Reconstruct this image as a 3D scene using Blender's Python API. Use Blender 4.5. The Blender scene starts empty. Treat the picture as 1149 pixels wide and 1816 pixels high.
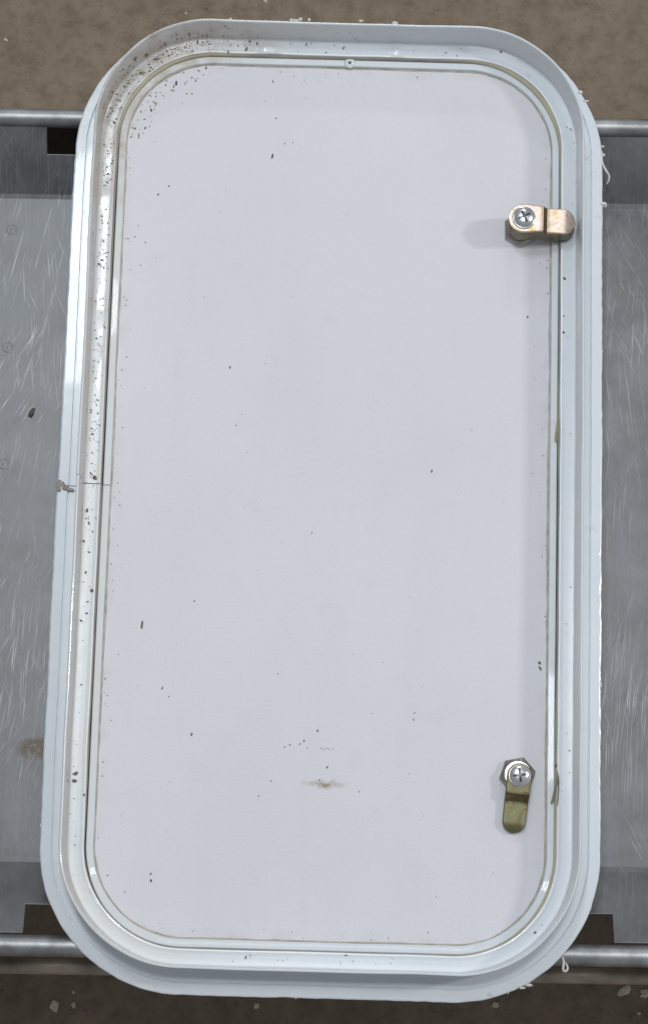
import bpy, bmesh, math, random
from mathutils import Vector, Matrix, noise as mnoise

sc = bpy.context.scene
C = sc.collection
R = math.radians
random.seed(7)

# ------------------------------------------------------------------ camera
FPX, IW, IH = 4200.0, 1149.0, 1816.0
CAM = Vector((.002, -.372, 1.7068))
ROT = Matrix.Rotation(R(11.76), 3, 'X') @ Matrix.Rotation(R(.19), 3, 'Y') @ Matrix.Rotation(R(1.56), 3, 'Z')
cd = bpy.data.cameras.new('camera'); cam = bpy.data.objects.new('camera', cd); C.objects.link(cam)
cam.matrix_world = Matrix.Translation(CAM) @ ROT.to_4x4()
cd.sensor_fit = 'VERTICAL'; cd.sensor_height = 24.0; cd.lens = 24.0 * FPX / IH
cd.clip_start = .05; cd.clip_end = 100
sc.camera = cam

def P(px, py, z):
    """photo pixel -> point on the horizontal plane at height z"""
    d = ROT @ Vector(((px - IW / 2) / FPX, -(py - IH / 2) / FPX, -1))
    return CAM + d * ((z - CAM.z) / d.z)

# ------------------------------------------------------------------ world and lamps
wd = bpy.data.worlds.new('World'); sc.world = wd; wd.use_nodes = True
bg = wd.node_tree.nodes['Background']
bg.inputs[0].default_value = (.93, .96, 1.0, 1); bg.inputs[1].default_value = .265

def lamp(name, loc, target, sx, sy, power, col):
    l = bpy.data.lights.new(name, 'AREA'); l.shape = 'RECTANGLE'; l.size = sx; l.size_y = sy
    l.energy = power; l.color = col
    o = bpy.data.objects.new(name, l); C.objects.link(o); o.location = loc
    o.rotation_euler = (Vector(target) - Vector(loc)).to_track_quat('-Z', 'Y').to_euler()
    return o
# workshop ceiling fixtures: a row beyond the far side, one to the right, one to the left
lamp('ceiling_lamp', (-.66, 1.45, 4.0), (-.66, 1.45, 0), .30, .60, 27, (.90, .97, 1))
lamp('ceiling_lamp', (1.15, 1.35, 4.0), (1.15, 1.35, 0), .30, .60, 2, (1, .98, .95))
lamp('ceiling_lamp', (3.5, .6, 3.2), (0, 0, 0), .30, .45, 38, (1, .98, .96))
lamp('ceiling_lamp', (0, 5.5, 3.5), (0, 0, 0), 1.6, .4, 26, (.97, .98, 1))
lamp('ceiling_lamp', (0, .45, 4.3), (0, .45, 0), .5, .5, 40, (.97, .98, 1))

sc.view_settings.view_transform = 'Standard'; sc.view_settings.look = 'None'
sc.view_settings.exposure = .06; sc.view_settings.gamma = 1; sc.view_settings.use_curve_mapping = False
sc.render.engine = 'CYCLES'

# ------------------------------------------------------------------ material helpers
def new_mat(name):
    m = bpy.data.materials.new(name); m.use_nodes = True
    nt = m.node_tree
    return m, nt, nt.nodes['Principled BSDF']
def N(nt, t, **kw):
    n = nt.nodes.new(t)
    for k, v in kw.items():
        if k in ('operation', 'blend_type', 'data_type', 'feature', 'distance', 'noise_dimensions', 'clamp', 'interpolation_type'): setattr(n, k, v)
        else:
            key = int(k[1:]) if k[0] == 'i' and k[1:].isdigit() else k
            n.inputs[key].default_value = v
    return n
def ramp(nt, src, stops):
    r = nt.nodes.new('ShaderNodeValToRGB'); cr = r.color_ramp
    while len(cr.elements) < len(stops): cr.elements.new(.5)
    for e, (p, c) in zip(cr.elements, stops):
        e.position = p; e.color = (c if len(c) == 4 else (*c, 1)) if hasattr(c, '__len__') else (c, c, c, 1)
    nt.links.new(src, r.inputs[0]); return r.outputs[0]
def coords(nt, scale=(1, 1, 1), rot=(0, 0, 0), loc=(0, 0, 0)):
    tc = nt.nodes.new('ShaderNodeTexCoord'); mp = nt.nodes.new('ShaderNodeMapping')
    mp.inputs['Scale'].default_value = scale; mp.inputs['Rotation'].default_value = rot; mp.inputs['Location'].default_value = loc
    nt.links.new(tc.outputs['Object'], mp.inputs[0]); return mp.outputs[0]
def noise(nt, vec, scale, detail=3, rough=.5, dist=0.0):
    n = N(nt, 'ShaderNodeTexNoise', Scale=scale, Detail=detail, Roughness=rough, Distortion=dist)
    nt.links.new(vec, n.inputs['Vector']); return n.outputs[0]
def mth(nt, op, a, b=None, clamp=False):
    n = nt.nodes.new('ShaderNodeMath'); n.operation = op; n.use_clamp = clamp
    for i, v in enumerate((a, b)):
        if v is None: continue
        if isinstance(v, (int, float)): n.inputs[i].default_value = v
        else: nt.links.new(v, n.inputs[i])
    return n.outputs[0]
def mix(nt, fac, a, b, bt='MIX'):
    n = nt.nodes.new('ShaderNodeMix'); n.data_type = 'RGBA'; n.blend_type = bt
    for s, v in ((n.inputs[0], fac), (n.inputs[6], a), (n.inputs[7], b)):
        if isinstance(v, (int, float)): s.default_value = v
        elif isinstance(v, tuple): s.default_value = (*v, 1) if len(v) == 3 else v
        else: nt.links.new(v, s)
    return n.outputs[2]
def bump(nt, bsdf, h, strength=.3, dist=.001):
    b = N(nt, 'ShaderNodeBump', Strength=strength, Distance=dist)
    nt.links.new(h, b.inputs['Height']); nt.links.new(b.outputs[0], bsdf.inputs['Normal'])
def simple(name, col, rough=.5, metal=0.0, var=.12, scale=60, bstr=.15):
    m, nt, b = new_mat(name)
    v = coords(nt); n = noise(nt, v, scale, 4, .6)
    lo = tuple(c * (1 - var) for c in col); hi = tuple(min(1, c * (1 + var)) for c in col)
    nt.links.new(ramp(nt, n, [(.3, lo), (.7, hi)]), b.inputs['Base Color'])
    b.inputs['Roughness'].default_value = rough; b.inputs['Metallic'].default_value = metal
    bump(nt, b, n, bstr, .0005)
    return m

# white painted frame, with grime, faint yellowing and painted-in shade on its inner wall
def mat_frame(name='frame_paint', r0=.22, r1=.28):
    m, nt, b = new_mat(name)
    v = coords(nt)
    n1 = noise(nt, v, 18, 5, .6); n2 = noise(nt, coords(nt, (1, 1, 1), loc=(3, 1, 0)), 140, 4, .65)
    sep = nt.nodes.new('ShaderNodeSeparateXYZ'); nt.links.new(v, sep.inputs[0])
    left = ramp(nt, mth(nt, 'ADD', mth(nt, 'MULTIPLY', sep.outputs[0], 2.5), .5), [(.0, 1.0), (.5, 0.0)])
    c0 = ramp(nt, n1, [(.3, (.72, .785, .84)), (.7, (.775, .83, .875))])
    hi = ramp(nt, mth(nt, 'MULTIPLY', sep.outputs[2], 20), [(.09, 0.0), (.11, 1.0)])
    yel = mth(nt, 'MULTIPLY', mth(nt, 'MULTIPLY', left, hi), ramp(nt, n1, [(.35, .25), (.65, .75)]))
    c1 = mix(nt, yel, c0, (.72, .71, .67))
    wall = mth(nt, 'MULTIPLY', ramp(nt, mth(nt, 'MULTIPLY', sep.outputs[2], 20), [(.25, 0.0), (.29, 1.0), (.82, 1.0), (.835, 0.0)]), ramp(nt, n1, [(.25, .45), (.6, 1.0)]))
    c1 = mix(nt, mth(nt, 'MULTIPLY', wall, mth(nt, 'ADD', .30, mth(nt, 'MULTIPLY', left, .6))), c1, (.50, .455, .39))  # tan dirt strongest at left; the even share paints in the wall's shade
    tdx = mth(nt, 'DIVIDE', mth(nt, 'ADD', sep.outputs[0], .150), .075); tdy = mth(nt, 'DIVIDE', mth(nt, 'SUBTRACT', sep.outputs[1], .305), .085)
    tl = ramp(nt, mth(nt, 'MULTIPLY', mth(nt, 'ADD', mth(nt, 'MULTIPLY', tdx, tdx), mth(nt, 'MULTIPLY', tdy, tdy)), .5), [(.1, 1.0), (.9, 0.0)])
    smr = mth(nt, 'MULTIPLY', mth(nt, 'MULTIPLY', tl, hi), ramp(nt, noise(nt, v, 75, 6, .7), [(.40, .10), (.68, .85)]))
    c1 = mix(nt, smr, c1, (.44, .38, .31))
    gr = mth(nt, 'MULTIPLY', ramp(nt, n2, [(.58, 0.0), (.75, .35)]), ramp(nt, n1, [(.45, 0.0), (.6, 1.0)]))
    c2 = mix(nt, gr, c1, (.42, .39, .33))
    nt.links.new(c2, b.inputs['Base Color'])
    nt.links.new(ramp(nt, n2, [(.3, r0), (.7, r1)]), b.inputs['Roughness'])
    b.inputs['Coat Weight'].default_value = .15
    bump(nt, b, noise(nt, v, 40, 2, .5), .07, .0015)
    return m
def mat_panel():
    m, nt, b = new_mat('panel_skin')
    v = coords(nt)
    big = noise(nt, v, 5, 4, .55); mid = noise(nt, v, 38, 5, .6); peb = noise(nt, v, 650, 2, .5)
    c0 = ramp(nt, big, [(.3, (.745, .75, .80)), (.7, (.79, .797, .84))])
    c0 = mix(nt, ramp(nt, mid, [(.55, 0.0), (.8, .2)]), c0, (.62, .62, .66))
    wipe = noise(nt, coords(nt, (22, 4, 1), (0, 0, R(14))), 1, 5, .6, .4)
    c0 = mix(nt, ramp(nt, wipe, [(.5, 0.0), (.8, .08)]), c0, (.66, .66, .69))
    c0 = mix(nt, mth(nt, 'MULTIPLY', ramp(nt, noise(nt, coords(nt, loc=(4, 9, 1)), 95, 6, .75), [(.6, 0.0), (.74, .07)]), ramp(nt, big, [(.45, 0.0), (.65, 1.0)])), c0, (.60, .59, .56))
    nt.links.new(ramp(nt, wipe, [(.3, .50), (.7, .60)]), b.inputs['Roughness'])
    sep = nt.nodes.new('ShaderNodeSeparateXYZ'); nt.links.new(v, sep.inputs[0])
    # grime creeping in from the rim of the skin: its own uneven shape
    ex = mth(nt, 'SUBTRACT', .160, mth(nt, 'ABSOLUTE', sep.outputs[0]))
    ey = mth(nt, 'SUBTRACT', .3275, mth(nt, 'ABSOLUTE', sep.outputs[1]))
    e = mth(nt, 'MINIMUM', ex, ey)
    ed = mth(nt, 'MULTIPLY', ramp(nt, mth(nt, 'MULTIPLY', e, 40), [(.02, 1.0), (.35, 0.0)]), ramp(nt, noise(nt, v, 45, 5, .65), [(.42, 0.0), (.72, .4)]))
    c1 = mix(nt, ed, c0, (.55, .53, .48))
    # brown scuff near the lower end
    sp = P(576, 1390, .006)
    dx = mth(nt, 'DIVIDE', mth(nt, 'SUBTRACT', sep.outputs[0], sp.x), .0125)
    wob = mth(nt, 'MULTIPLY', mth(nt, 'SUBTRACT', noise(nt, v, 130, 4, .6), .5), .010)
    dy = mth(nt, 'DIVIDE', mth(nt, 'SUBTRACT', mth(nt, 'SUBTRACT', sep.outputs[1], sp.y), wob), .0022)
    dd = mth(nt, 'ADD', mth(nt, 'MULTIPLY', dx, dx), mth(nt, 'MULTIPLY', dy, dy))
    scf = mth(nt, 'MULTIPLY', ramp(nt, mth(nt, 'MULTIPLY', dd, .4), [(.0, .9), (.2, .45), (.9, 0.0)]), ramp(nt, noise(nt, v, 420, 3, .6), [(.35, .35), (.6, 1.0)]))
    c2 = mix(nt, scf, c1, (.30, .235, .13))
    nt.links.new(c2, b.inputs['Base Color'])
    b.inputs['Specular IOR Level'].default_value = .35
    hh = mth(nt, 'ADD', peb, mth(nt, 'MULTIPLY', noise(nt, v, 12, 2, .5), 1.2))
    bump(nt, b, hh, .42, .0006)
    return m
# scratched aluminium sheet
def mat_sheet():
    m, nt, b = new_mat('scratched_aluminium')
    tot = None
    hsum = None
    for i, (ang, sc_, thr, loc) in enumerate([(3, (1500, 24, 1), .64, 0), (-8, (1400, 20, 1), .665, 5), (12, (1500, 26, 1), .68, 9), (-24, (1500, 32, 1), .69, 13), (30, (1500, 34, 1), .70, 17)]):
        w = noise(nt, coords(nt, loc=(loc, 2, 0)), 5, 1, .5)
        tc = coords(nt)
        mp = nt.nodes.new('ShaderNodeMapping'); mp.vector_type = 'POINT'
        mp.inputs['Scale'].default_value = sc_; mp.inputs['Location'].default_value = (loc, loc * .7, 0)
        # rotate first, then stretch
        mr = nt.nodes.new('ShaderNodeMapping'); mr.inputs['Rotation'].default_value = (0, 0, R(ang))
        nt.links.new(tc, mr.inputs[0])
        sepw = nt.nodes.new('ShaderNodeCombineXYZ'); nt.links.new(mth(nt, 'MULTIPLY', mth(nt, 'SUBTRACT', w, .5), .022), sepw.inputs[0])
        ad = nt.nodes.new('ShaderNodeVectorMath'); ad.operation = 'ADD'
        nt.links.new(mr.outputs[0], ad.inputs[0]); nt.links.new(sepw.outputs[0], ad.inputs[1])
        nt.links.new(ad.outputs[0], mp.inputs[0])
        n = noise(nt, mp.outputs[0], 1.0, 1, .4)
        s = ramp(nt, n, [(thr, 0.0), (thr + .035, 1.0)])
        patch = ramp(nt, noise(nt, coords(nt, loc=(loc * 1.3, loc, 4)), 11, 2, .5), [(.42, 0.0), (.70, 1.0)])
        s = mth(nt, 'MULTIPLY', s, patch)
        tot = s if tot is None else mth(nt, 'MAXIMUM', tot, s)
    v = coords(nt)
    sp_ = nt.nodes.new('ShaderNodeSeparateXYZ'); nt.links.new(v, sp_.inputs[0]); wear_glint = None
    for (x, y, rx, ry, k) in ((-.245, .10, .05, .15, 1.0), (-.25, -.10, .05, .12, .8), (.25, .07, .06, .08, .5), (.24, -.2, .06, .1, .35), (.24, .2, .06, .05, .3)):
        dx = mth(nt, 'DIVIDE', mth(nt, 'SUBTRACT', sp_.outputs[0], x), rx); dy = mth(nt, 'DIVIDE', mth(nt, 'SUBTRACT', sp_.outputs[1], y), ry)
        e = mth(nt, 'MULTIPLY', ramp(nt, mth(nt, 'MULTIPLY', mth(nt, 'ADD', mth(nt, 'MULTIPLY', dx, dx), mth(nt, 'MULTIPLY', dy, dy)), .4), [(0.0, 1.0), (.9, 0.0)]), k)
        wear_glint = e if wear_glint is None else mth(nt, 'MAXIMUM', wear_glint, e)
    tot = mth(nt, 'MULTIPLY', tot, mth(nt, 'ADD', .16, wear_glint), True)  # real scratches, strengthened by zone to paint in the lamps' glow
    cloud = noise(nt, v, 16, 6, .7); fine = noise(nt, coords(nt, (260, 9, 1)), 1, 3, .6)
    smut = noise(nt, coords(nt, loc=(7, 7, 7)), 30, 5, .65)
    base = ramp(nt, cloud, [(.3, (.10, .105, .113)), (.7, (.22, .228, .24))])
    base = mix(nt, ramp(nt, smut, [(.45, 0.0), (.72, .6)]), base, (.13, .125, .12))
    base = mix(nt, mth(nt, 'MULTIPLY', tot, .52), base, (.78, .79, .80))
    # rusty smear beside the door
    sep = nt.nodes.new('ShaderNodeSeparateXYZ'); nt.links.new(v, sep.inputs[0])
    rp = P(62, 1322, -.032)
    dx = mth(nt, 'DIVIDE', mth(nt, 'SUBTRACT', sep.outputs[0], rp.x), .014); dy = mth(nt, 'DIVIDE', mth(nt, 'SUBTRACT', sep.outputs[1], rp.y), .008)
    dd = mth(nt, 'ADD', mth(nt, 'MULTIPLY', dx, dx), mth(nt, 'MULTIPLY', dy, dy))
    rs = mth(nt, 'MULTIPLY', ramp(nt, mth(nt, 'MULTIPLY', dd, .5), [(.25, 1.0), (.7, 0.0)]), ramp(nt, noise(nt, v, 160, 4, .7), [(.38, .0), (.50, 1.0)]))
    base = mix(nt, rs, base, (.13, .095, .06))
    nt.links.new(base, b.inputs['Base Color'])
    nt.links.new(mth(nt, 'MULTIPLY', mth(nt, 'SUBTRACT', 1.0, mth(nt, 'MULTIPLY', rs, .9)), mth(nt, 'ADD', .32, mth(nt, 'MULTIPLY', tot, .55))), b.inputs['Metallic'])
    r0 = ramp(nt, cloud, [(.3, .33), (.7, .46)])
    nt.links.new(mth(nt, 'ADD', r0, mth(nt, 'MULTIPLY', tot, .12)), b.inputs['Roughness'])
    h = mth(nt, 'ADD', mth(nt, 'MULTIPLY', fine, .35), mth(nt, 'MULTIPLY', tot, -.35))
    h = mth(nt, 'ADD', h, mth(nt, 'MULTIPLY', cloud, 2.0))
    bump(nt, b, h, .2, .0006)
    return m
def mat_floor():
    m, nt, b = new_mat('floor_concrete')
    v = coords(nt)
    n1 = noise(nt, v, 7, 6, .65); n2 = noise(nt, v, 55, 6, .7); n3 = noise(nt, v, 400, 3, .6)
    c = ramp(nt, n1, [(.3, (.205, .157, .108)), (.7, (.28, .22, .157))])
    c = mix(nt, ramp(nt, n2, [(.35, .7), (.55, 0.0)]), c, (.14, .104, .072))
    c = mix(nt, ramp(nt, n2, [(.58, 0.0), (.80, .6)]), c, (.34, .28, .21))
    c = mix(nt, ramp(nt, n3, [(.58, 0.0), (.72, .5)]), c, (.32, .27, .21))
    c = mix(nt, ramp(nt, noise(nt, coords(nt, loc=(2, 5, 1)), 130, 4, .7), [(.62, 0.0), (.70, .7)]), c, (.075, .055, .04))
    nt.links.new(c, b.inputs['Base Color']); b.inputs['Roughness'].default_value = .7
    bump(nt, b, mth(nt, 'ADD', n2, mth(nt, 'MULTIPLY', n3, .5)), .3, .002)
    return m
def mat_chromate(name, seed, stops, rough, metal):
    m, nt, b = new_mat(name)
    v = coords(nt, loc=(seed, seed * .3, 0)); n = noise(nt, v, 70, 4, .6, 1.2)
    nt.links.new(ramp(nt, n, stops), b.inputs['Base Color'])
    b.inputs['Metallic'].default_value = metal; b.inputs['Roughness'].default_value = rough
    bump(nt, b, noise(nt, v, 300, 3, .5), .12, .0004)
    return m
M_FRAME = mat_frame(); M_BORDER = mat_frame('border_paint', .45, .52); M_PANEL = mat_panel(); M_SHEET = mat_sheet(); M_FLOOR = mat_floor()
M_RAIL = simple('rail_steel', (.36, .37, .38), .45, .85, .4, 45, .4)
M_LOW = simple('dull_steel', (.40, .35, .28), .5, .3, .3, 40, .3)
def mat_seal():
    m, nt, b = new_mat('aged_rubber')
    v = coords(nt); sep = nt.nodes.new('ShaderNodeSeparateXYZ'); nt.links.new(v, sep.inputs[0])
    n = noise(nt, v, 40, 4, .6)
    yl = None
    for (x, y, r) in ((.150, .315, .055), (.162, -.26, .085), (-.13, .315, .05), (.16, .05, .03)):
        dx = mth(nt, 'DIVIDE', mth(nt, 'SUBTRACT', sep.outputs[0], x), r); dy = mth(nt, 'DIVIDE', mth(nt, 'SUBTRACT', sep.outputs[1], y), r)
        d = mth(nt, 'ADD', mth(nt, 'MULTIPLY', dx, dx), mth(nt, 'MULTIPLY', dy, dy))
        k = ramp(nt, mth(nt, 'MULTIPLY', d, .5), [(.2, 1.0), (.9, 0.0)])
        yl = k if yl is None else mth(nt, 'MAXIMUM', yl, k)
    c = mix(nt, mth(nt, 'MULTIPLY', yl, ramp(nt, n, [(.3, .7), (.6, 1.0)])), ramp(nt, n, [(.3, (.27, .25, .215)), (.7, (.40, .37, .32))]), (.50, .475, .33))
    nt.links.new(c, b.inputs['Base Color']); b.inputs['Roughness'].default_value = .5
    return m
M_DARK_BACKING = simple('dark_backing_steel', (.07, .065, .06), .6, .4, .3, 30, .2)
M_SEAL = mat_seal(); M_FLAP = simple('yellowed_rubber', (.34, .32, .22), .45, 0, .25, 90, .2)
M_BEAD = simple('dirty_caulk', (.47, .44, .37), .7, 0, .28, 120, .5)
M_CAULK = simple('white_caulk', (.74, .72, .70), .6, 0, .10, 200, .4)
M_DIRT = simple('dried_dirt', (.185, .145, .108), .9, 0, .4, 300, .4)
M_ZINC = simple('zinc_plate', (.80, .83, .85), .27, 1, .15, 150, .12)
M_NUT = simple('nickel_plate', (.44, .42, .39), .30, 1, .2, 120, .12)
M_GOLD = mat_chromate('gold_chromate', 3, [(.32, (.70, .52, .26)), (.45, (.90, .70, .54)), (.55, (.95, .75, .72)), (.68, (.60, .56, .32))], .3, .85)
M_OLIVE = mat_chromate('olive_chromate', 8, [(.3, (.09, .07, .038)), (.45, (.16, .14, .07)), (.58, (.135, .155, .08)), (.72, (.34, .26, .17))], .42, .6)
M_CAM_SHADE = mat_chromate('shaded_chromate', 5, [(.3, (.07, .055, .027)), (.5, (.14, .11, .055)), (.7, (.20, .17, .085))], .33, .75)  # darkened copy of the cam plating, paints shade on step and sides
M_SLOT = simple('slot_shadow_steel', (.10, .11, .115), .35, .8, .3, 200, .1)
M_CHIP = simple('pale_chip', (.66, .59, .49), .8, 0, .2, 200, .4)

# ------------------------------------------------------------------ object helpers
def link(name, me, mat, parent=None, smooth=False, auto=None):
    o = bpy.data.objects.new(name, me); C.objects.link(o)
    if mat: me.materials.append(mat)
    if parent: o.parent = parent
    if smooth:
        for p in me.polygons: p.use_smooth = True
        if auto is not None: me.set_sharp_from_angle(angle=R(auto))
    return o
def from_bm(name, bm, mat, parent=None, smooth=False, auto=None):
    bmesh.ops.recalc_face_normals(bm, faces=bm.faces)
    me = bpy.data.meshes.new(name); bm.to_mesh(me); bm.free()
    return link(name, me, mat, parent, smooth, auto)
def thing(name, label, cat, loc=(0, 0, 0), rz=0, group=None):
    o = bpy.data.objects.new(name, None); C.objects.link(o); o.location = loc; o.rotation_euler = (0, 0, rz)
    o.empty_display_size = .05
    return tag(o, label, cat, group)
def tag(o, label, cat, group=None):
    o['label'] = label; o['category'] = cat
    if group: o['group'] = group
    return o
def n1(x, seed=0.0): return mnoise.noise(Vector((x, seed, .37)))

# ------------------------------------------------------------------ floor
FZ = -.45
bm = bmesh.new(); bmesh.ops.create_grid(bm, x_segments=1, y_segments=1, size=6)
fl = from_bm('floor', bm, M_FLOOR); fl.location.z = FZ; fl['kind'] = 'structure'

# ------------------------------------------------------------------ trough table
TA = .0108
table = thing('trough_table', 'scratched bare aluminium trough table with round steel side rails under the white door', 'table', (0, 0, FZ), TA)
table.location.z = FZ
def tz(z): return z - FZ            # table local height
TX = .95
YT, YB, ET, EB, BT, BB = .2865, -.3305, .2832, -.3250, .2345, -.2718
ZS, ZB = -.0065, -.032
# pan: folded sheet with a long cut-out in each raised side
NT = (-.2205, .2008); NB = (-.213, .2075)
def pan():
    bm = bmesh.new()
    xs = sorted({-TX, NT[0], NT[1], NB[0], NB[1], TX, -.45, .45, 0})
    k = .0195
    def zs(y):
        if y > BT: return ZB + (ZS - ZB) * (y - BT) / (ET - BT)
        if y < BB: return ZB + (ZS - ZB) * (BB - y) / (BB - EB)
        return ZB
    ys = [EB, EB + .0205, BB - .0018, BB + .0018, -.1, .1, BT - .0018, BT + .0018, ET - .0195, ET]
    def zz(y):
        if False: return ZB
        return zs(y)
    V = {}
    def vert(i, j):
        if (i, j) not in V: V[i, j] = bm.verts.new((xs[i], ys[j], tz(zz(ys[j]))))
        return V[i, j]
    for i in range(len(xs) - 1):
        for j in range(len(ys) - 1):
            xm = (xs[i] + xs[i + 1]) / 2
            if j == 0 and NB[0] < xm < NB[1]: continue
            if j == len(ys) - 2 and NT[0] < xm < NT[1]: continue
            bm.faces.new((vert(i, j), vert(i + 1, j), vert(i + 1, j + 1), vert(i, j + 1)))
    return bm
po = from_bm('pan', pan(), M_SHEET, table)
sol = po.modifiers.new('thick', 'SOLIDIFY'); sol.thickness = .0016; sol.offset = -1
bv = po.modifiers.new('bev', 'BEVEL'); bv.width = .0005; bv.segments = 2; bv.limit_method = 'ANGLE'; bv.angle_limit = R(60)
def tube(bm, pts, rad, seg=20):
    rings = []
    for i, p in enumerate(pts):
        p = Vector(p); a = Vector(pts[max(i - 1, 0)]); b = Vector(pts[min(i + 1, len(pts) - 1)])
        t = (b - a).normalized(); u = t.orthogonal().normalized() if i == 0 else (u - t * u.dot(t)).normalized()
        w = t.cross(u); r = rad[i] if hasattr(rad, '__len__') else rad
        rings.append([bm.verts.new(p + (u * math.cos(q) + w * math.sin(q)) * r) for q in [2 * math.pi * k / seg for k in range(seg)]])
    for a, b in zip(rings, rings[1:]):
        for k in range(seg): bm.faces.new((a[k], a[(k + 1) % seg], b[(k + 1) % seg], b[k]))
    bm.faces.new(rings[0][::-1]); bm.faces.new(rings[-1])
def rail(name, y, z, r, mat):
    bm = bmesh.new()
    pts = [(x / 50 * 1.0, y + .0004 * n1(x * .13, y), tz(z) + 0 * x) for x in range(-50, 51)]
    tube(bm, pts, r); return from_bm(name, bm, mat, table, True, 50)
rail('rail', YT + .0025, -.0072, .0072, M_RAIL)
rail('rail', YB - .0035, -.0078, .0078, M_RAIL)
rail('lower_rail', YB - .0145, -.22, .0068, M_LOW)
rail('lower_rail', YT + .0145, -.22, .0068, M_LOW)
for y in (YT + .0065,):
    bm = bmesh.new(); w = .0012
    for x0, x1 in ((-TX, TX),):
        r_ = bmesh.ops.create_cube(bm, size=1)['verts']
        for v in r_: v.co = Vector((v.co.x * 2 * TX, y + v.co.y * w, tz(-.116) + v.co.z * .205))
    from_bm('dark_backing', bm, M_DARK_BACKING, table)  # added dark sheet that makes the far notch read black
for x in (-.9, .9):
    for y in (YT + .0025, YB - .0035):
        bm = bmesh.new(); s = 1 if y > 0 else -1
        tube(bm, [(x, y, tz(-.006)), (x, y, tz(-.09)), (x + .01 * (1 if x > 0 else -1), y + s * .012, tz(-.22)), (x + .03 * (1 if x > 0 else -1), y + s * .02, 0)], [.011, .011, .011, .012], 16)
        from_bm('leg', bm, M_LOW, table, True, 50)
# cross straps that carry the pan between the rails
for x in (-.6, .6):
    bm = bmesh.new()
    tube(bm, [(x, YT + .0025, tz(-.008)), (x, YT - .03, tz(-.042)), (x, 0, tz(-.042)), (x, YB + .03, tz(-.042)), (x, YB - .0035, tz(-.008))], .006, 12)
    from_bm('cross_strap', bm, M_LOW, table, True, 50)
# flat rivets in the bed
ti = Matrix.Rotation(-TA, 3, 'Z')
def rivet_mesh():
    bm = bmesh.new(); prev = None
    for r, z in ((.0042, 0), (.0040, .0005), (.0033, .0007), (.0028, .00035), (.0016, .0003), (.0009, .0008)):
        ring = [bm.verts.new((r * math.cos(a), r * math.sin(a), z)) for a in [k * math.pi / 12 for k in range(24)]]
        if prev:
            for k in range(24): bm.faces.new((prev[k], prev[(k + 1) % 24], ring[(k + 1) % 24], ring[k]))
        prev = ring
    bm.faces.new(prev)
    bmesh.ops.recalc_face_normals(bm, faces=bm.faces)
    me = bpy.data.meshes.new('rivet'); bm.to_mesh(me); bm.free(); me.materials.append(M_SHEET)
    for p in me.polygons: p.use_smooth = True
    return me
rm = rivet_mesh()
for px, py in ((22, 408), (15, 616), (8, 823)):
    q = ti @ P(px, py, ZB); o = bpy.data.objects.new('rivet', rm); C.objects.link(o); o.parent = table
    o.location = (q.x, q.y, tz(ZB) + .0001); o.scale = (1, 1, .2)

# ------------------------------------------------------------------ the door
HW, HL, RO = .200, .3676, .104
door = thing('compartment_door', 'white framed compartment door with rounded corners lying inner side up on the trough', 'door', (0, 0, 0)); door['kind'] = 'thing'
SEAM = -.0027
# path: counter-clockwise seen from above, starting just below the seam on the left side
def build_path(step=.002, arc=40):
    out = []                                  # (centre/base point, outward normal, is_arc, s)
    hx, hy = HW - RO, HL - RO
    def line(p0, p1, nrm, e0=True):
        L = (Vector(p1) - Vector(p0)).length; n = max(2, int(L / step))
        for i in range(n): 
            t = i / n; out.append((Vector(p0).lerp(Vector(p1), t), Vector(nrm)))
    def corner(c, a0):
        for i in range(arc): 
            a = R(a0 + 90 * i / arc); out.append((Vector(c), Vector((math.cos(a), math.sin(a)))))
    line((-hx, SEAM - .0003), (-hx, -hy), (-1, 0)); corner((-hx, -hy), 180)
    line((-hx, -hy), (hx, -hy), (0, -1)); corner((hx, -hy), 270)
    line((hx, -hy), (hx, hy), (1, 0)); corner((hx, hy), 0)
    line((hx, hy), (-hx, hy), (0, 1)); corner((-hx, hy), 90)
    line((-hx, hy), (-hx, SEAM + .0003), (-1, 0))
    out.append((Vector((-hx, SEAM + .0003)), Vector((-1, 0))))
    return out
PATH = build_path()
ARC = [0.0]
for a, b in zip(PATH, PATH[1:]):
    ARC.append(ARC[-1] + ((b[0] + b[1] * RO) - (a[0] + a[1] * RO)).length)
def at(i, u):
    c, n = PATH[i]; q = c + n * (RO - u); return q
def sweep(name, prof, mat, parent, wob=None, closed=False, capped=True, smooth_ang=17, mod=None):
    """prof: closed list of (u, z); wob(s, u, z, point) -> (du, dz)"""
    bm = bmesh.new(); rings = []
    idx = range(len(PATH))
    for i in idx:
        ring = []
        for (u, z) in prof:
            p = at(i, u); du = dz = 0
            if wob: du, dz = wob(ARC[i], u, z, p)
            p = at(i, u + du); ring.append(bm.verts.new((p.x, p.y, z + dz)))
        rings.append(ring)
    n = len(prof)
    pairs = list(zip(rings, rings[1:])) + ([(rings[-1], rings[0])] if closed else [])
    for a, b in pairs:
        for k in range(n): bm.faces.new((a[k], a[(k + 1) % n], b[(k + 1) % n], b[k]))
    if not closed and capped: bm.faces.new(rings[0][::-1]); bm.faces.new(rings[-1])
    return from_bm(name, bm, mat, parent, True, smooth_ang)
ZL, ZBAND, ZP, ZR = .0125, .0090, .0060, .038
SMAX = ARC[-1]
dents = [(P(472, 84, ZL), .0055, .0014), (P(490, 87, ZL), .0045, .0011), (P(706, 89, ZL), .0055, .0014), (P(190, 352, ZL), .010, .0006), (P(185, 545, ZL), .010, .0006), (P(180, 640, ZL), .010, -.0006)]
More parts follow.
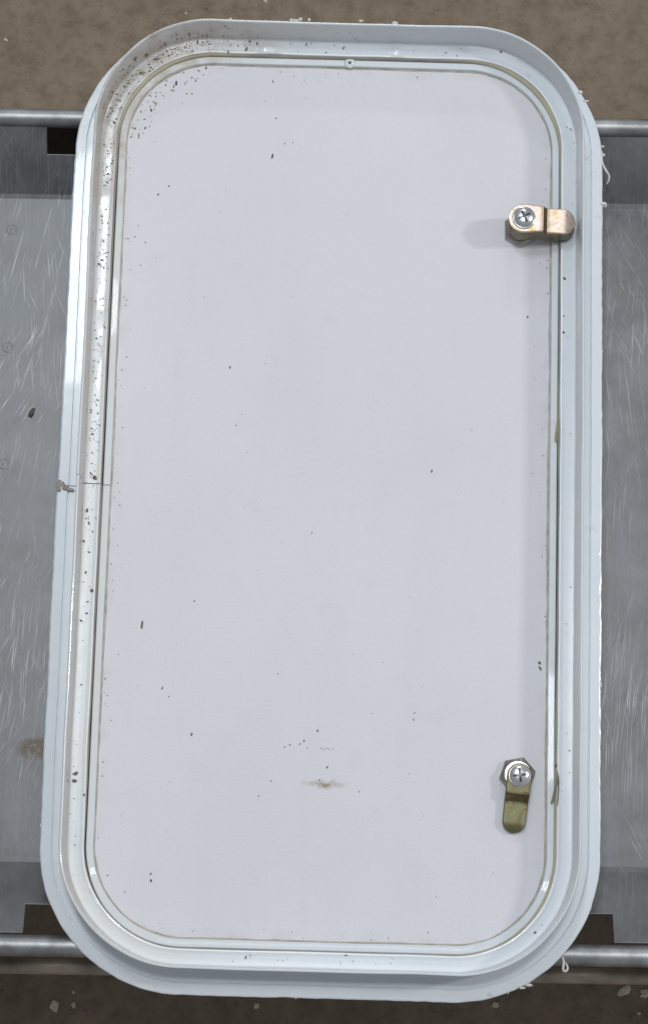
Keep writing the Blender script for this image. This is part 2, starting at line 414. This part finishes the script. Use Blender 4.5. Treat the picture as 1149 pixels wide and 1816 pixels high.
def wob_frame(s, u, z, p):
    du = .00055 * n1(s * 7, 1) + .0003 * n1(s * 30, 2)
    if u < .002 and z < .01: du += .00035 * n1(s * 160, 3) + .0006 * max(0, n1(s * 70, 5) - .25)
    if s < .25 and u < .012: du -= .0009 * (1 - s / .25)          # lower end of the seam sits slightly proud
    dz = .0003 * n1(s * 9, 4)
    if u > .020 and z > .010:
        for c, rr, h in dents:
            d2 = ((p.x - c.x) ** 2 + (p.y - c.y) ** 2) / rr ** 2
            if d2 < 6: dz += h * math.exp(-d2)
    if z > .03: du += .0006 * n1(s * 12, 8); dz += .0007 * n1(s * 6, 9)
    if u < .0168 and z < .01 and p.y > .24:             # flange runs narrower along the top
        k = min(1, (p.y - .24) / .09); du += .0034 * k * k * (3 - 2 * k) * (1 - u / .0168)
    if z < .001: dz = 0
    return du, dz
prof = [(0.0004, 0), (0, .0006), (0, .0026), (.0004, .0032), (.0012, .0035), (.0079, .0036), (.0080, .0034), (.0081, .0012), (.0090, .0012), (.0091, .0020), (.0093, .0022), (.0168, .0022), (.0173, .0026), (.0175, .0036),
        (.0176, .0416), (.0180, .0426), (.0187, .0428), (.0193, .0425), (.0196, .0414), (.0203, .0142), (.0207, .0130), (.0215, .0125), (.0232, .01245), (.0249, .0124), (.0266, .0124), (.0282, .0124), (.0296, .0124), (.0310, .0127), (.0318, .0126), (.0322, .0120), (.0323, .0070), (.0318, .0020), (.0200, .0010), (.0170, 0)]
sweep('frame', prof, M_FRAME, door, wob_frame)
# rubber lip between the frame ledge and the leaf
def wob_seal(s, u, z, p):
    k = max(0, n1(s * 5, 21)); bulge = .0010 * k
    # squeezed out most at the upper right and lower right corners
    for q, r_, h in (((.155, .315), .05, .0020), ((.165, -.30), .06, .0013), ((-.15, .30), .05, .0012), ((0.0, .335), .10, .0006)):
        d2 = ((p.x - q[0]) ** 2 + (p.y - q[1]) ** 2) / r_ ** 2
        bulge += h * math.exp(-d2)
    return (bulge if u > .0325 else 0) + .0002 * n1(s * 60, 22), .0004 * n1(s * 11, 23) if z > .004 else 0
sweep('rubber_seal', [(.0320, .0112), (.0322, .0120), (.0325, .0121), (.0328, .0112), (.0330, .0085), (.0331, .0055), (.0329, .0030), (.0320, .0030)], M_SEAL, door, wob_seal, closed=True)
# leaf border (flat aluminium edging of the door leaf)
def wob_b(s, u, z, p):
    k = min(1, max(0, (-p.y - .275) / .05)); k = k * k * (3 - 2 * k)
    if u < .0338: return -.0010 * k + .0002 * n1(s * 6, 31), .0022 * k if z > .004 else 0
    if u < .0346: return -.0008 * k + .0002 * n1(s * 6, 31), .0022 * k
    return .0004 * n1(s * 6, 31) + .00015 * n1(s * 40, 32), .0002 * n1(s * 10, 33)
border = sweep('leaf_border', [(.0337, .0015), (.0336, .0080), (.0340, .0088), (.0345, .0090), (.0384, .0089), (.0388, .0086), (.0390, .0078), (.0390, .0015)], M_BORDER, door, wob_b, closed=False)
def wob_c(s, u, z, p):
    return (.0006 * n1(s * 25, 41) + .0004 * n1(s * 90, 42)) if u > .0395 else 0, .0002 * n1(s * 50, 43)
bead = sweep('caulk_bead', [(.0390, .0058), (.0391, .0066), (.0395, .0066), (.0401, .0063), (.0405, .0055)], M_BEAD, border, wob_c, closed=True)
# leaf panel
def panel():
    bm = bmesh.new(); top = []; bot = []
    for i in range(len(PATH)):
        p = at(i, .0388); top.append(bm.verts.new((p.x, p.y, ZP))); bot.append(bm.verts.new((p.x, p.y, .0010)))
    bm.faces.new(top); bm.faces.new(bot[::-1]); n = len(top)
    for k in range(n): bm.faces.new((top[k], bot[k], bot[(k + 1) % n], top[(k + 1) % n]))
    return bm
from_bm('leaf_panel', panel(), M_PANEL, door)

# ---- small dimpled screw hole in the top border
def hole():
    bm = bmesh.new(); prev = None
    for r, z in ((.0042, .0001), (.0034, .0012), (.0022, .0016), (.0013, .0012), (.0010, -.0015)):
        ring = [bm.verts.new((r * math.cos(a) * (1 + .08 * math.sin(3 * a)), r * math.sin(a), z)) for a in [k * math.pi / 10 for k in range(20)]]
        if prev:
            for k in range(20): bm.faces.new((prev[k], prev[(k + 1) % 20], ring[(k + 1) % 20], ring[k]))
        prev = ring
    return bm
h = from_bm('screw_dimple', hole(), M_FRAME, border, True); q = P(620, 112, ZBAND); h.location = (q.x, q.y, ZBAND - .0001)
bm = bmesh.new(); bmesh.ops.create_circle(bm, cap_ends=True, segments=14, radius=.0013)
o = from_bm('hole_disc', bm, M_DIRT, h); o.location = (0, 0, .0004); o.parent = border; o.location = (q.x, q.y, ZBAND + .0004)  # dark disc set inside the hole

# ---- dried dirt specks on frame, border and panel
def speck(bm, p, size, el, ang, nrm=Vector((0, 0, 1)), tan=Vector((1, 0, 0))):
    bit = nrm.cross(tan); k = random.randint(6, 9)
    ca, sa = math.cos(ang), math.sin(ang)
    ring = []; 
    for j in range(k):
        a = 2 * math.pi * j / k; r = size * random.uniform(.55, 1.1)
        x, y = r * el * math.cos(a), r * math.sin(a)
        ring.append(bm.verts.new(p + tan * (x * ca - y * sa) + bit * (x * sa + y * ca) + nrm * .00006))
    c = bm.verts.new(p + nrm * (.0001 + size * .25))
    for j in range(k): bm.faces.new((ring[j], ring[(j + 1) % k], c))
def size(): return min(.0024, random.lognormvariate(math.log(.00033), .5))
segs = {'left_low': [], 'bl': [], 'bottom': [], 'br': [], 'right': [], 'tr': [], 'top': [], 'tl': [], 'left_up': []}
for i, (c, n) in enumerate(PATH):
    s = ARC[i]; axis = max(abs(n.x), abs(n.y)) > .9999
    p = at(i, 0)
    if axis and n.x < 0: key = 'left_low' if p.y < SEAM else 'left_up'
    elif axis and n.y < 0: key = 'bottom'
    elif axis and n.x > 0: key = 'right'
    elif axis: key = 'top'
    else: key = ('t' if n.y > 0 else 'b') + ('r' if n.x > 0 else 'l')
    segs[key].append(i)
bmf = bmesh.new()
def frame_speck(key, on_wall, lo=0.0, hi=1.0, big=1.0):
    ids = segs[key]; i = ids[int(random.uniform(lo, hi) * (len(ids) - 1))]; c, n = PATH[i]
    out = Vector((n.x, n.y, 0)); t = Vector((-n.y, n.x, 0))
    if on_wall:
        z = random.triangular(.0145, .036, .018); u = .0203 - (z - .0142) / (.0366 - .0142) * .0007 + .0007
        p = at(i, u); speck(bmf, Vector((p.x, p.y, z)), size() * big * 1.2, random.uniform(1, 2.2), random.uniform(0, 3.1), -out, t)
    else:
        u = random.uniform(.0222, .0305) if random.random() < .6 else random.triangular(.0215, .031, .0235)
        p = at(i, u) + t.to_2d() * random.uniform(-.002, .002)
        speck(bmf, Vector((p.x, p.y, ZL + .0003)), size() * big, random.uniform(1, 2.6), math.radians(random.gauss(65, 25)) - math.atan2(t.y, t.x))
for k in range(150): frame_speck('tl', False, 0, 1, 1.0)
for k in range(105): frame_speck('tl', True, 0, 1, 1.1)
for k in range(150): frame_speck('left_up', False, 0, .38, .9)
for k in range(135): frame_speck('left_up', False, .3, 1, 1.0)
for k in range(25): frame_speck('left_up', True, 0, .6, .8)
for k in range(34): frame_speck('left_low', False, 0, .4, .9)
for k in range(22): frame_speck('left_low', False, .4, 1, .8)
for k in range(40): frame_speck('top', True, .2, 1, .9)
for k in range(34): frame_speck('top', False, .55, 1, .9)
for k in range(12): frame_speck('top', False, 0, .55, .8)
for k in range(10): frame_speck('tr', False, 0, 1, .9)
for k in range(6): frame_speck('tr', True)
for k in range(16): frame_speck('right', False, 0, 1, .8)
for k in range(20): frame_speck('bottom', False, .2, .8, .85)
for k in range(5): frame_speck('bl', False, 0, 1, .7)
for k in range(5): frame_speck('br', False, 0, 1, .7)
for px, py, s_ in ((283, 64, .0026), (270, 78, .0018), (253, 92, .0018), (300, 58, .0016), (439, 83, .0014), (196, 150, .0020), (215, 140, .0016)):
    q = P(px, py, .028); 
    frame_speck('tl', True, .2, .8, 2.6)
for px, py, s_ in ((135, 1372, .0016), (132, 1385, .0016), (150, 1410, .001), (437, 88, .0016), (405, 92, .001), (888, 92, .0011), (1000, 494, .001), (999, 590, .0009), (1018, 1370, .0012), (985, 1358, .0012), (153, 1015, .001), (149, 960, .001), (155, 905, .0012)):
    q = P(px, py, ZL); speck(bmf, Vector((q.x, q.y, ZL + .0003)), s_, 1.5, random.uniform(0, 3))
o = from_bm('dirt_specks', bmf, M_DIRT, door); o['kind'] = 'stuff'
bmp = bmesh.new()
pts = [(483, 277, 1.2), (505, 255, .7), (519, 253, .6), (300, 330, .8), (281, 345, .8), (408, 652, .8), (765, 836, .9), (252, 1108, 1.5), (252, 1113, 1.0), (956, 1176, 1.4), (957, 1185, 1.3), (340, 1302, 1.1), (735, 1264, .7), (733, 1276, .7), (563, 1296, 1.1),
       (580, 1361, .8), (566, 1383, .8), (268, 1562, 1.2), (268, 1550, .8), (935, 562, .9), (553, 945, .6), (505, 1325, .7), (514, 1321, .7), (532, 1319, .6), (539, 1314, .8), (545, 1326, .7), (570, 1327, .5), (579, 1327, .5), (583, 1328, .5), (590, 1329, .5), (574, 1329, .5),
       (637, 1404, .6), (345, 1066, .8), (419, 755, .6), (493, 1195, .6), (288, 1220, .9), (300, 1235, .6), (222, 1582, .7), (836, 762, .5), (944, 840, .5), (625, 1160, .5), (430, 735, .5), (660, 1265, .5), (481, 1385, .6), (459, 1412, .6), (313, 148, 1.6), (366, 120, 1.0), (352, 125, .8), (305, 160, .7), (268, 195, 1.2), (247, 240, .9), (490, 210, .7), (484, 145, .7), (470, 180, .5), (240, 420, .7), (246, 400, .6), (258, 430, .6), (250, 470, .5)]
for px, py, k in pts:
    q = P(px, py, ZP); speck(bmp, Vector((q.x, q.y, ZP + .00005)), .0008 * k, random.uniform(1.2, 2.6), R(random.gauss(80, 18)))
for k in range(70):
    px, py = random.uniform(210, 950), random.uniform(160, 1640)
    q = P(px, py, ZP); speck(bmp, Vector((q.x, q.y, ZP + .00005)), random.uniform(.00012, .00032), random.uniform(1, 2.4), random.uniform(0, 3))
ids = segs['tl']
for k in range(60):                                        # dirt band along the top-left corner of the skin
    i = random.choice(ids); p = at(i, .0412 + abs(random.gauss(0, .008)))
    speck(bmp, Vector((p.x, p.y, ZP + .00005)), random.uniform(.0002, .0007), random.uniform(1, 2.4), R(random.gauss(75, 20)))
for key, n_ in (('left_up', 26), ('left_low', 30), ('top', 16), ('right', 26), ('bottom', 20), ('bl', 10)):
    for k in range(n_):
        i = random.choice(segs[key]); p = at(i, .0410 + abs(random.gauss(0, .004)))
        speck(bmp, Vector((p.x, p.y, ZP + .00005)), random.uniform(.0001, .0005), random.uniform(1, 2.4), R(random.gauss(75, 25)))
o = from_bm('panel_specks', bmp, M_DIRT, door); o['kind'] = 'stuff'

# ---- leftover sealant: blobs, curls and the lump at the seam
def blob(bm, p, sx, sy, sz, rough=.35):
    t = bmesh.ops.create_icosphere(bm, subdivisions=2, radius=1)['verts']; sd = random.uniform(0, 50)
    for v in t:
        f = 1 + rough * mnoise.noise(v.co * 1.6 + Vector((sd, 0, 0)))
        v.co = Vector((v.co.x * sx * f, v.co.y * sy * f, v.co.z * sz * f)) + p
bms = bmesh.new()
for px, py in ((516, 40), (522, 38), (533, 38), (527, 41), (548, 42), (640, 43), (700, 45), (1028, 164), (1038, 180)):
    q = P(px, py, .003); 
    if py < 60: q.y = HL - random.uniform(-.0012, .0006)
    blob(bms, Vector((q.x, q.y, .0035)), random.uniform(.0012, .003), random.uniform(.0008, .0016), .0012)
for k in range(16):
    i = random.randrange(len(PATH)); p = at(i, random.uniform(-.0002, .0008))
    blob(bms, Vector((p.x, p.y, random.uniform(.0008, .0028))), random.uniform(.0004, .0014), random.uniform(.0004, .0022), .0008)
for px, py in ((925, 1752), (937, 1747), (868, 1764), (1067, 260), (1068, 275)):
    q = P(px, py, .003); blob(bms, Vector((q.x, q.y, .0030)), random.uniform(.0018, .0036), random.uniform(.0008, .0018), .001, .7)
o = from_bm('sealant_residue', bms, M_CAULK, door, True); o['kind'] = 'stuff'
bm = bmesh.new()
for px, py, a, b_ in ((108, 858, .0030, .0024), (117, 865, .0028, .0022), (125, 868, .0026, .0014), (104, 866, .0016, .0026)):
    q = P(px, py, .004); blob(bm, Vector((q.x, q.y, .0036)), a, b_, .0013, .6)
from_bm('sealant_lump', bm, simple('grimy_caulk', (.42, .40, .36), .7, 0, .35, 250, .6), door, True)
def strand(pts, r):
    bm = bmesh.new(); k = []
    V = [Vector(p) for p in pts]
    for i in range(len(V) - 1):
        p0, p1, p2, p3 = V[max(i - 1, 0)], V[i], V[i + 1], V[min(i + 2, len(V) - 1)]
        for t in (0, .25, .5, .75):
            k.append(.5 * ((2 * p1) + (p2 - p0) * t + (2 * p0 - 5 * p1 + 4 * p2 - p3) * t * t + (3 * p1 - p0 - 3 * p2 + p3) * t ** 3))
    k.append(V[-1]); n = len(k)
    tube(bm, k, [r * (.45 + .65 * math.sin(math.pi * min(1, .15 + .85 * i / n))) for i in range(n)], 8)
    return from_bm('sealant_strand', bm, M_CAULK, door, True)
strand([P(1066, 268, .003), P(1067, 288, .002), P(1074, 303, .000), P(1079, 312, -.003), P(1078, 321, -.005), P(1074, 327, -.007)], .0009)
strand([P(997, 1697, .003), P(999, 1706, .002), P(998, 1720, .000), P(1003, 1722, -.002), P(1006, 1716, -.002), P(1002, 1707, -.002)], .0009)
strand([P(1064, 363, .003), P(1069, 361, .003), P(1073, 363, .002), P(1072, 368, .001)], .0013)
# torn flap and drip of the rubber seal on the lock side
def flap(pts, w, name, mat):
    bm = bmesh.new(); rows = []
    for (px, py, z, k) in pts:
        q = P(px, py, z); rows.append((bm.verts.new(q + Vector((-w * k, 0, 0))), bm.verts.new(q + Vector((0, 0, .0012 * k))), bm.verts.new(q + Vector((w * k, 0, 0)))))
    for a, b in zip(rows, rows[1:]):
        bm.faces.new((a[0], a[1], b[1], b[0])); bm.faces.new((a[1], a[2], b[2], b[1])); bm.faces.new((a[2], a[0], b[0], b[2]))
    bm.faces.new(rows[0]); bm.faces.new(rows[-1][::-1])
    return from_bm(name, bm, mat, door, True, 60)
flap([(987, 1366, .0126, .5), (988, 1378, .0130, 1), (986, 1392, .0130, 1), (983, 1405, .0128, 1.1), (980, 1418, .0115, 1.2), (977, 1425, .0105, .8)], .0009, 'torn_seal', M_FLAP)
flap([(987, 1366, .0126, .4), (990, 1380, .0132, .8), (990, 1400, .0132, .8), (988, 1430, .0126, .5)], .0007, 'torn_seal', M_NUT)
flap([(989, 740, .0112, .3), (988, 755, .0115, .7), (987, 770, .0114, 1.1), (986, 780, .0110, 1.0), (987, 784, .0106, .3)], .0013, 'seal_drip', M_FLAP)

# ------------------------------------------------------------------ cam locks
def poly_prism(bm, outline, z0, z1, ch=0.0):
    def ring(k, z): 
        cx = sum(p[0] for p in outline) / len(outline); cy = sum(p[1] for p in outline) / len(outline)
        return [bm.verts.new((cx + (x - cx) * k, cy + (y - cy) * k, z)) for x, y in outline]
    rs = [ring(1, z0), ring(1, z1 - ch), ring(1 - ch * 60, z1)] if ch else [ring(1, z0), ring(1, z1)]
    n = len(outline)
    for a, b in zip(rs, rs[1:]):
        for k in range(n): bm.faces.new((a[k], a[(k + 1) % n], b[(k + 1) % n], b[k]))
    bm.faces.new(rs[0][::-1]); bm.faces.new(rs[-1])
def lathe(bm, prof, seg=32):
    prev = None
    for r, z in prof:
        ring = [bm.verts.new((r * math.cos(a), r * math.sin(a), z)) for a in [2 * math.pi * k / seg for k in range(seg)]]
        if prev:
            for k in range(seg): bm.faces.new((prev[k], prev[(k + 1) % seg], ring[(k + 1) % seg], ring[k]))
        prev = ring
    bm.faces.new(prev)
def screw_head(bm, r, h):
    """pan head with a sunken cross"""
    n = 64; rings = [(0.0, None)]
    radii = [0, .1, .15, .2, .26, .32, .38, .44, .5, .56, .60, .64, .7, .78, .86, .94, 1.0]
    prev = None
    for q in radii[1:]:
        ring = []
        for k in range(n):
            a = 2 * math.pi * k / n; x, y = q * r * math.cos(a), q * r * math.sin(a)
            z = h * math.sqrt(1 - .80 * q * q)
            ring.append(bm.verts.new((x, y, z)))
        if prev is None:
            c = bm.verts.new((0, 0, h))
            for k in range(n): bm.faces.new((c, ring[k], ring[(k + 1) % n]))
        else:
            for k in range(n): bm.faces.new((prev[k], ring[k], ring[(k + 1) % n], prev[(k + 1) % n]))
        prev = ring
    def dz(x, y): return h * math.sqrt(max(0, 1 - .80 * (x * x + y * y) / (r * r)))
    for ang in (0, 1):
        m = 9; top = []
        for a in range(m):
            l = -.66 * r + 1.32 * r * a / (m - 1); w = .15 * r * (1 - .35 * abs(l) / (.66 * r))
            if ang and abs(l) < .12 * r: l = l
            pr = [(l, -w), (l, w)] if not ang else [(w, l), (-w, l)]
            top.append([bm.verts.new((x, y, dz(x, y) + .00006 + .00003 * ang)) for x, y in pr])
        for A, B in zip(top, top[1:]):
            f = bm.faces.new((A[0], B[0], B[1], A[1])); f.material_index = 1  # dark strip over the dome, paints the shade of the cross recess
    low = [bm.verts.new((v.co.x, v.co.y, 0)) for v in prev]
    for k in range(n): bm.faces.new((prev[k], low[k], low[(k + 1) % n], prev[(k + 1) % n]))
def nut(parent, rot, z0=0, R_=.0136, h=.0042):
    bm = bmesh.new(); seg = 72; prev = None
    # six-sided collar with turned bore
    def hexr(a, rr): 
        a = (a % (math.pi / 3)) - math.pi / 6; return rr * math.cos(math.pi / 6) / math.cos(a)
    rows = []
    for kind, rr, z in (('h', R_, 0), ('h', R_, h * .75), ('m', R_, h), ('c', R_ * .74, h * 1.30), ('c', R_ * .73, h * .3)):
        ring = []
        for k in range(seg):
            a = 2 * math.pi * k / seg
            r = hexr(a, rr) if kind == 'h' else (min(hexr(a, rr) * .985, rr * .955) if kind == 'm' else rr)
            ring.append(bm.verts.new((r * math.cos(a + rot), r * math.sin(a + rot), z + z0)))
        rows.append(ring)
    for a, b in zip(rows, rows[1:]):
        for k in range(seg): bm.faces.new((a[k], a[(k + 1) % seg], b[(k + 1) % seg], b[k]))
    bm.faces.new(rows[0][::-1]); bm.faces.new(rows[-1])
    return from_bm('hex_nut', bm, M_NUT, parent, True, 25)
def cam_mesh(L, w, r0, zhi, zlo, b0, b1, th, round_end=.5, bevel=.0008, hook=0.0, taper=1.0):
    """flat stepped cam along +x: rounded at the lock end, step between b0 and b1, rounded tip"""
    def top(x):
        if x < b0: return zhi
        if x < b1:
            t = (x - b0) / (b1 - b0); t = t * t * (3 - 2 * t); return zhi + (zlo - zhi) * t
        e = max(0, (x - (L - w * .9)) / (w * .9)); return zlo - hook * e * e
    def half(x):
        if x < 0: return math.sqrt(max(0, r0 * r0 - x * x))
        hw = w + (r0 - w) * max(0, 1 - x / b0) ** 1.0
        hw = hw * (1 - (1 - taper) * max(0, (x - b0) / (L - b0)))
        ee = L - x; rr = w * taper
        if ee < rr: hw = min(hw, math.sqrt(max(0, rr * rr - (rr - ee) ** 2)))
        return hw
    xs = [-r0 * math.cos(math.pi / 2 * k / 10) for k in range(10)] + [b0 * k / 6 for k in range(6)] + [b0 + (b1 - b0) * k / 8 for k in range(8)]
    x1 = L - w * taper; xs += [b1 + (x1 - b1) * k / 5 for k in range(5)] + [x1 + w * taper * math.sin(math.pi / 2 * k / 10) for k in range(11)]
    bm = bmesh.new(); rows = []
    sec = [(-1, -1, 0), (-1, -1, bevel), (-1, 0, bevel), (-.86, 0, 0), (-.5, 0, 0), (0, 0, 0), (.5, 0, 0), (.86, 0, 0), (1, 0, bevel), (1, -1, bevel)]
    for x in xs:
        hw = max(half(x), .0002); z = top(x)
        tp = [(-1, z - th), (-1, z - bevel), (-1 + bevel / max(hw, bevel * 2), z), (-.4, z), (.4, z), (1 - bevel / max(hw, bevel * 2), z), (1, z - bevel), (1, z - th)]
        rows.append([bm.verts.new((x, hw * f, zz)) for f, zz in tp])
    n = len(rows[0])
    for a, b in zip(rows, rows[1:]):
        for k in range(n): bm.faces.new((a[k], a[(k + 1) % n], b[(k + 1) % n], b[k]))
    bm.faces.new(rows[0][::-1]); bm.faces.new(rows[-1])
    return bm
# upper lock: long barrel, hook turned over the frame
l1 = bpy.data.objects.new('cam_lock', None); C.objects.link(l1); l1.parent = door
q = P(925, 408, ZP + .002); l1.location = (q.x - .001, q.y, ZP); l1['label'] = 'cam lock with gold hook turned over the frame edge'
nut(l1, R(30 + 2))
bm = bmesh.new(); lathe(bm, [(.0098, .001), (.0098, .0055), (.0094, .006), (.0098, .0066), (.0094, .0072), (.0098, .0078), (.0094, .0084), (.0095, .0265), (.0090, .0270), (.004, .0270)])
from_bm('barrel', bm, M_OLIVE, l1, True, 40)
o = from_bm('cam', cam_mesh(.0392, .0098, .0112, .0300, .0262, .0140, .0182, .0190, hook=.0050, bevel=.0009, taper=1.0), M_GOLD, l1, True, 35); o.rotation_euler.z = R(-1)
def shade_faces(o, mat, x0, x1):
    o.data.materials.append(mat)
    for p in o.data.polygons:
        if p.normal.z < .45 or x0 < p.center.x < x1: p.material_index = 1  # side and step faces get their shade from the darker material
shade_faces(o, M_CAM_SHADE, .0145, .0178)
bm = bmesh.new(); lathe(bm, [(.0088, .0299), (.0088, .0305), (.0084, .0308), (.006, .0308)]); from_bm('washer', bm, M_ZINC, l1, True, 40)
bm = bmesh.new(); screw_head(bm, .0074, .0042); o = from_bm('screw', bm, M_ZINC, l1, True, 38); o.data.materials.append(M_SLOT); o.location.z = .0308; o.rotation_euler.z = R(25)
# lower lock: short, cam hanging free over the panel
l2 = bpy.data.objects.new('cam_lock', None); C.objects.link(l2); l2.parent = door
q = P(917, 1374, ZP + .003); l2.location = (q.x, q.y, ZP); l2['label'] = 'cam lock with dull olive cam lying over the panel'
nut(l2, R(12), R_=.0133, h=.0050)
bm = bmesh.new(); lathe(bm, [(.0100, .002), (.0100, .0062), (.0094, .0070), (.004, .0070)]); from_bm('barrel', bm, M_NUT, l2, True, 40)
o = from_bm('cam', cam_mesh(.0405, .0086, .0089, .0100, .0058, .0130, .0185, .0022, hook=.0018, bevel=.0006, taper=.96), M_OLIVE, l2, True, 45)
shade_faces(o, M_CAM_SHADE, .0132, .0182); o.rotation_euler.z = R(-95.5); o.location = (.001, -.0012, 0)
bm = bmesh.new(); lathe(bm, [(.0080, .0099), (.0080, .0104), (.0077, .0107), (.005, .0107)]); o = from_bm('washer', bm, M_NUT, l2, True, 40); o.location = (.001, -.0012, 0)
bm = bmesh.new(); screw_head(bm, .0074, .0040); o = from_bm('screw', bm, M_ZINC, l2, True, 38); o.data.materials.append(M_SLOT); o.location = (.001, -.0012, .0106); o.rotation_euler.z = R(8)

# ------------------------------------------------------------------ loose bits
def chip(px, py, z, s, el, label, mat, name='debris_chip', cat='debris', group=None, hole=False):
    q = P(px, py, z); bm = bmesh.new(); k = random.randint(6, 8); a0 = random.uniform(0, 6)
    pr = [[], [], []]
    for j in range(k):
        a = a0 + 2 * math.pi * j / k; r = s * random.uniform(.45, 1.1)
        for ring, f, zz in zip(pr, (1, .95, .6), (0, s * .22, s * random.uniform(.25, .5))):
            ring.append(bm.verts.new((r * f * el * math.cos(a), r * f * math.sin(a), zz)))
    for A, B in zip(pr, pr[1:]):
        for j in range(k): bm.faces.new((A[j], A[(j + 1) % k], B[(j + 1) % k], B[j]))
    bm.faces.new(pr[0][::-1]); bm.faces.new(pr[-1])
    o = from_bm(name, bm, mat, None); o.location = (q.x, q.y, z); o.rotation_euler.z = random.uniform(0, 3)
    return tag(o, label, cat, group)
G = 'pale chips on the floor'
A = 'pale chip on the floor below the rusty smeared side of the trough, '
B = 'pale chip on the floor past the rail near the hanging sealant loop, '
D = 'pale crumb on the floor past the rail at the dirt-specked end, '
for px, py, s, el, lab in ((97, 1785, .0052, 1.3, A + 'largest'), (130, 1783, .0028, 1.0, A + 'middling'), (131, 1760, .0020, 1.0, A + 'tiniest'), (456, 1783, .0040, .8, 'lone pale curled chip on the floor near the middle of the door end'), (878, 1782, .0032, 1.4, 'dim pale chip on the floor just off the chipped frame corner'),
                       (1105, 1758, .0050, 1.6, B + 'long crooked'), (1143, 1762, .0048, 1.2, B + 'broad'), (1137, 1766, .0028, .7, B + 'narrow'), (1131, 1798, .0026, .8, B + 'farthest from rail'), (1076, 1734, .0015, 1, B + 'tiniest speck'), (12, 72, .0036, .8, D + 'largest'), (330, 24, .0022, .8, D + 'narrow'), (470, 2, .0022, 1.3, D + 'farthest from rail')):
    chip(px, py, FZ + .0002, s, el, lab, M_CHIP, group=G)
chip(57, 731, ZB + .0002, .0036, 1.2, 'dark grimy crumb lying on the scratched trough beside the door', simple('grimy_crumb', (.12, .11, .09), .8, 0, .5, 300, .5))
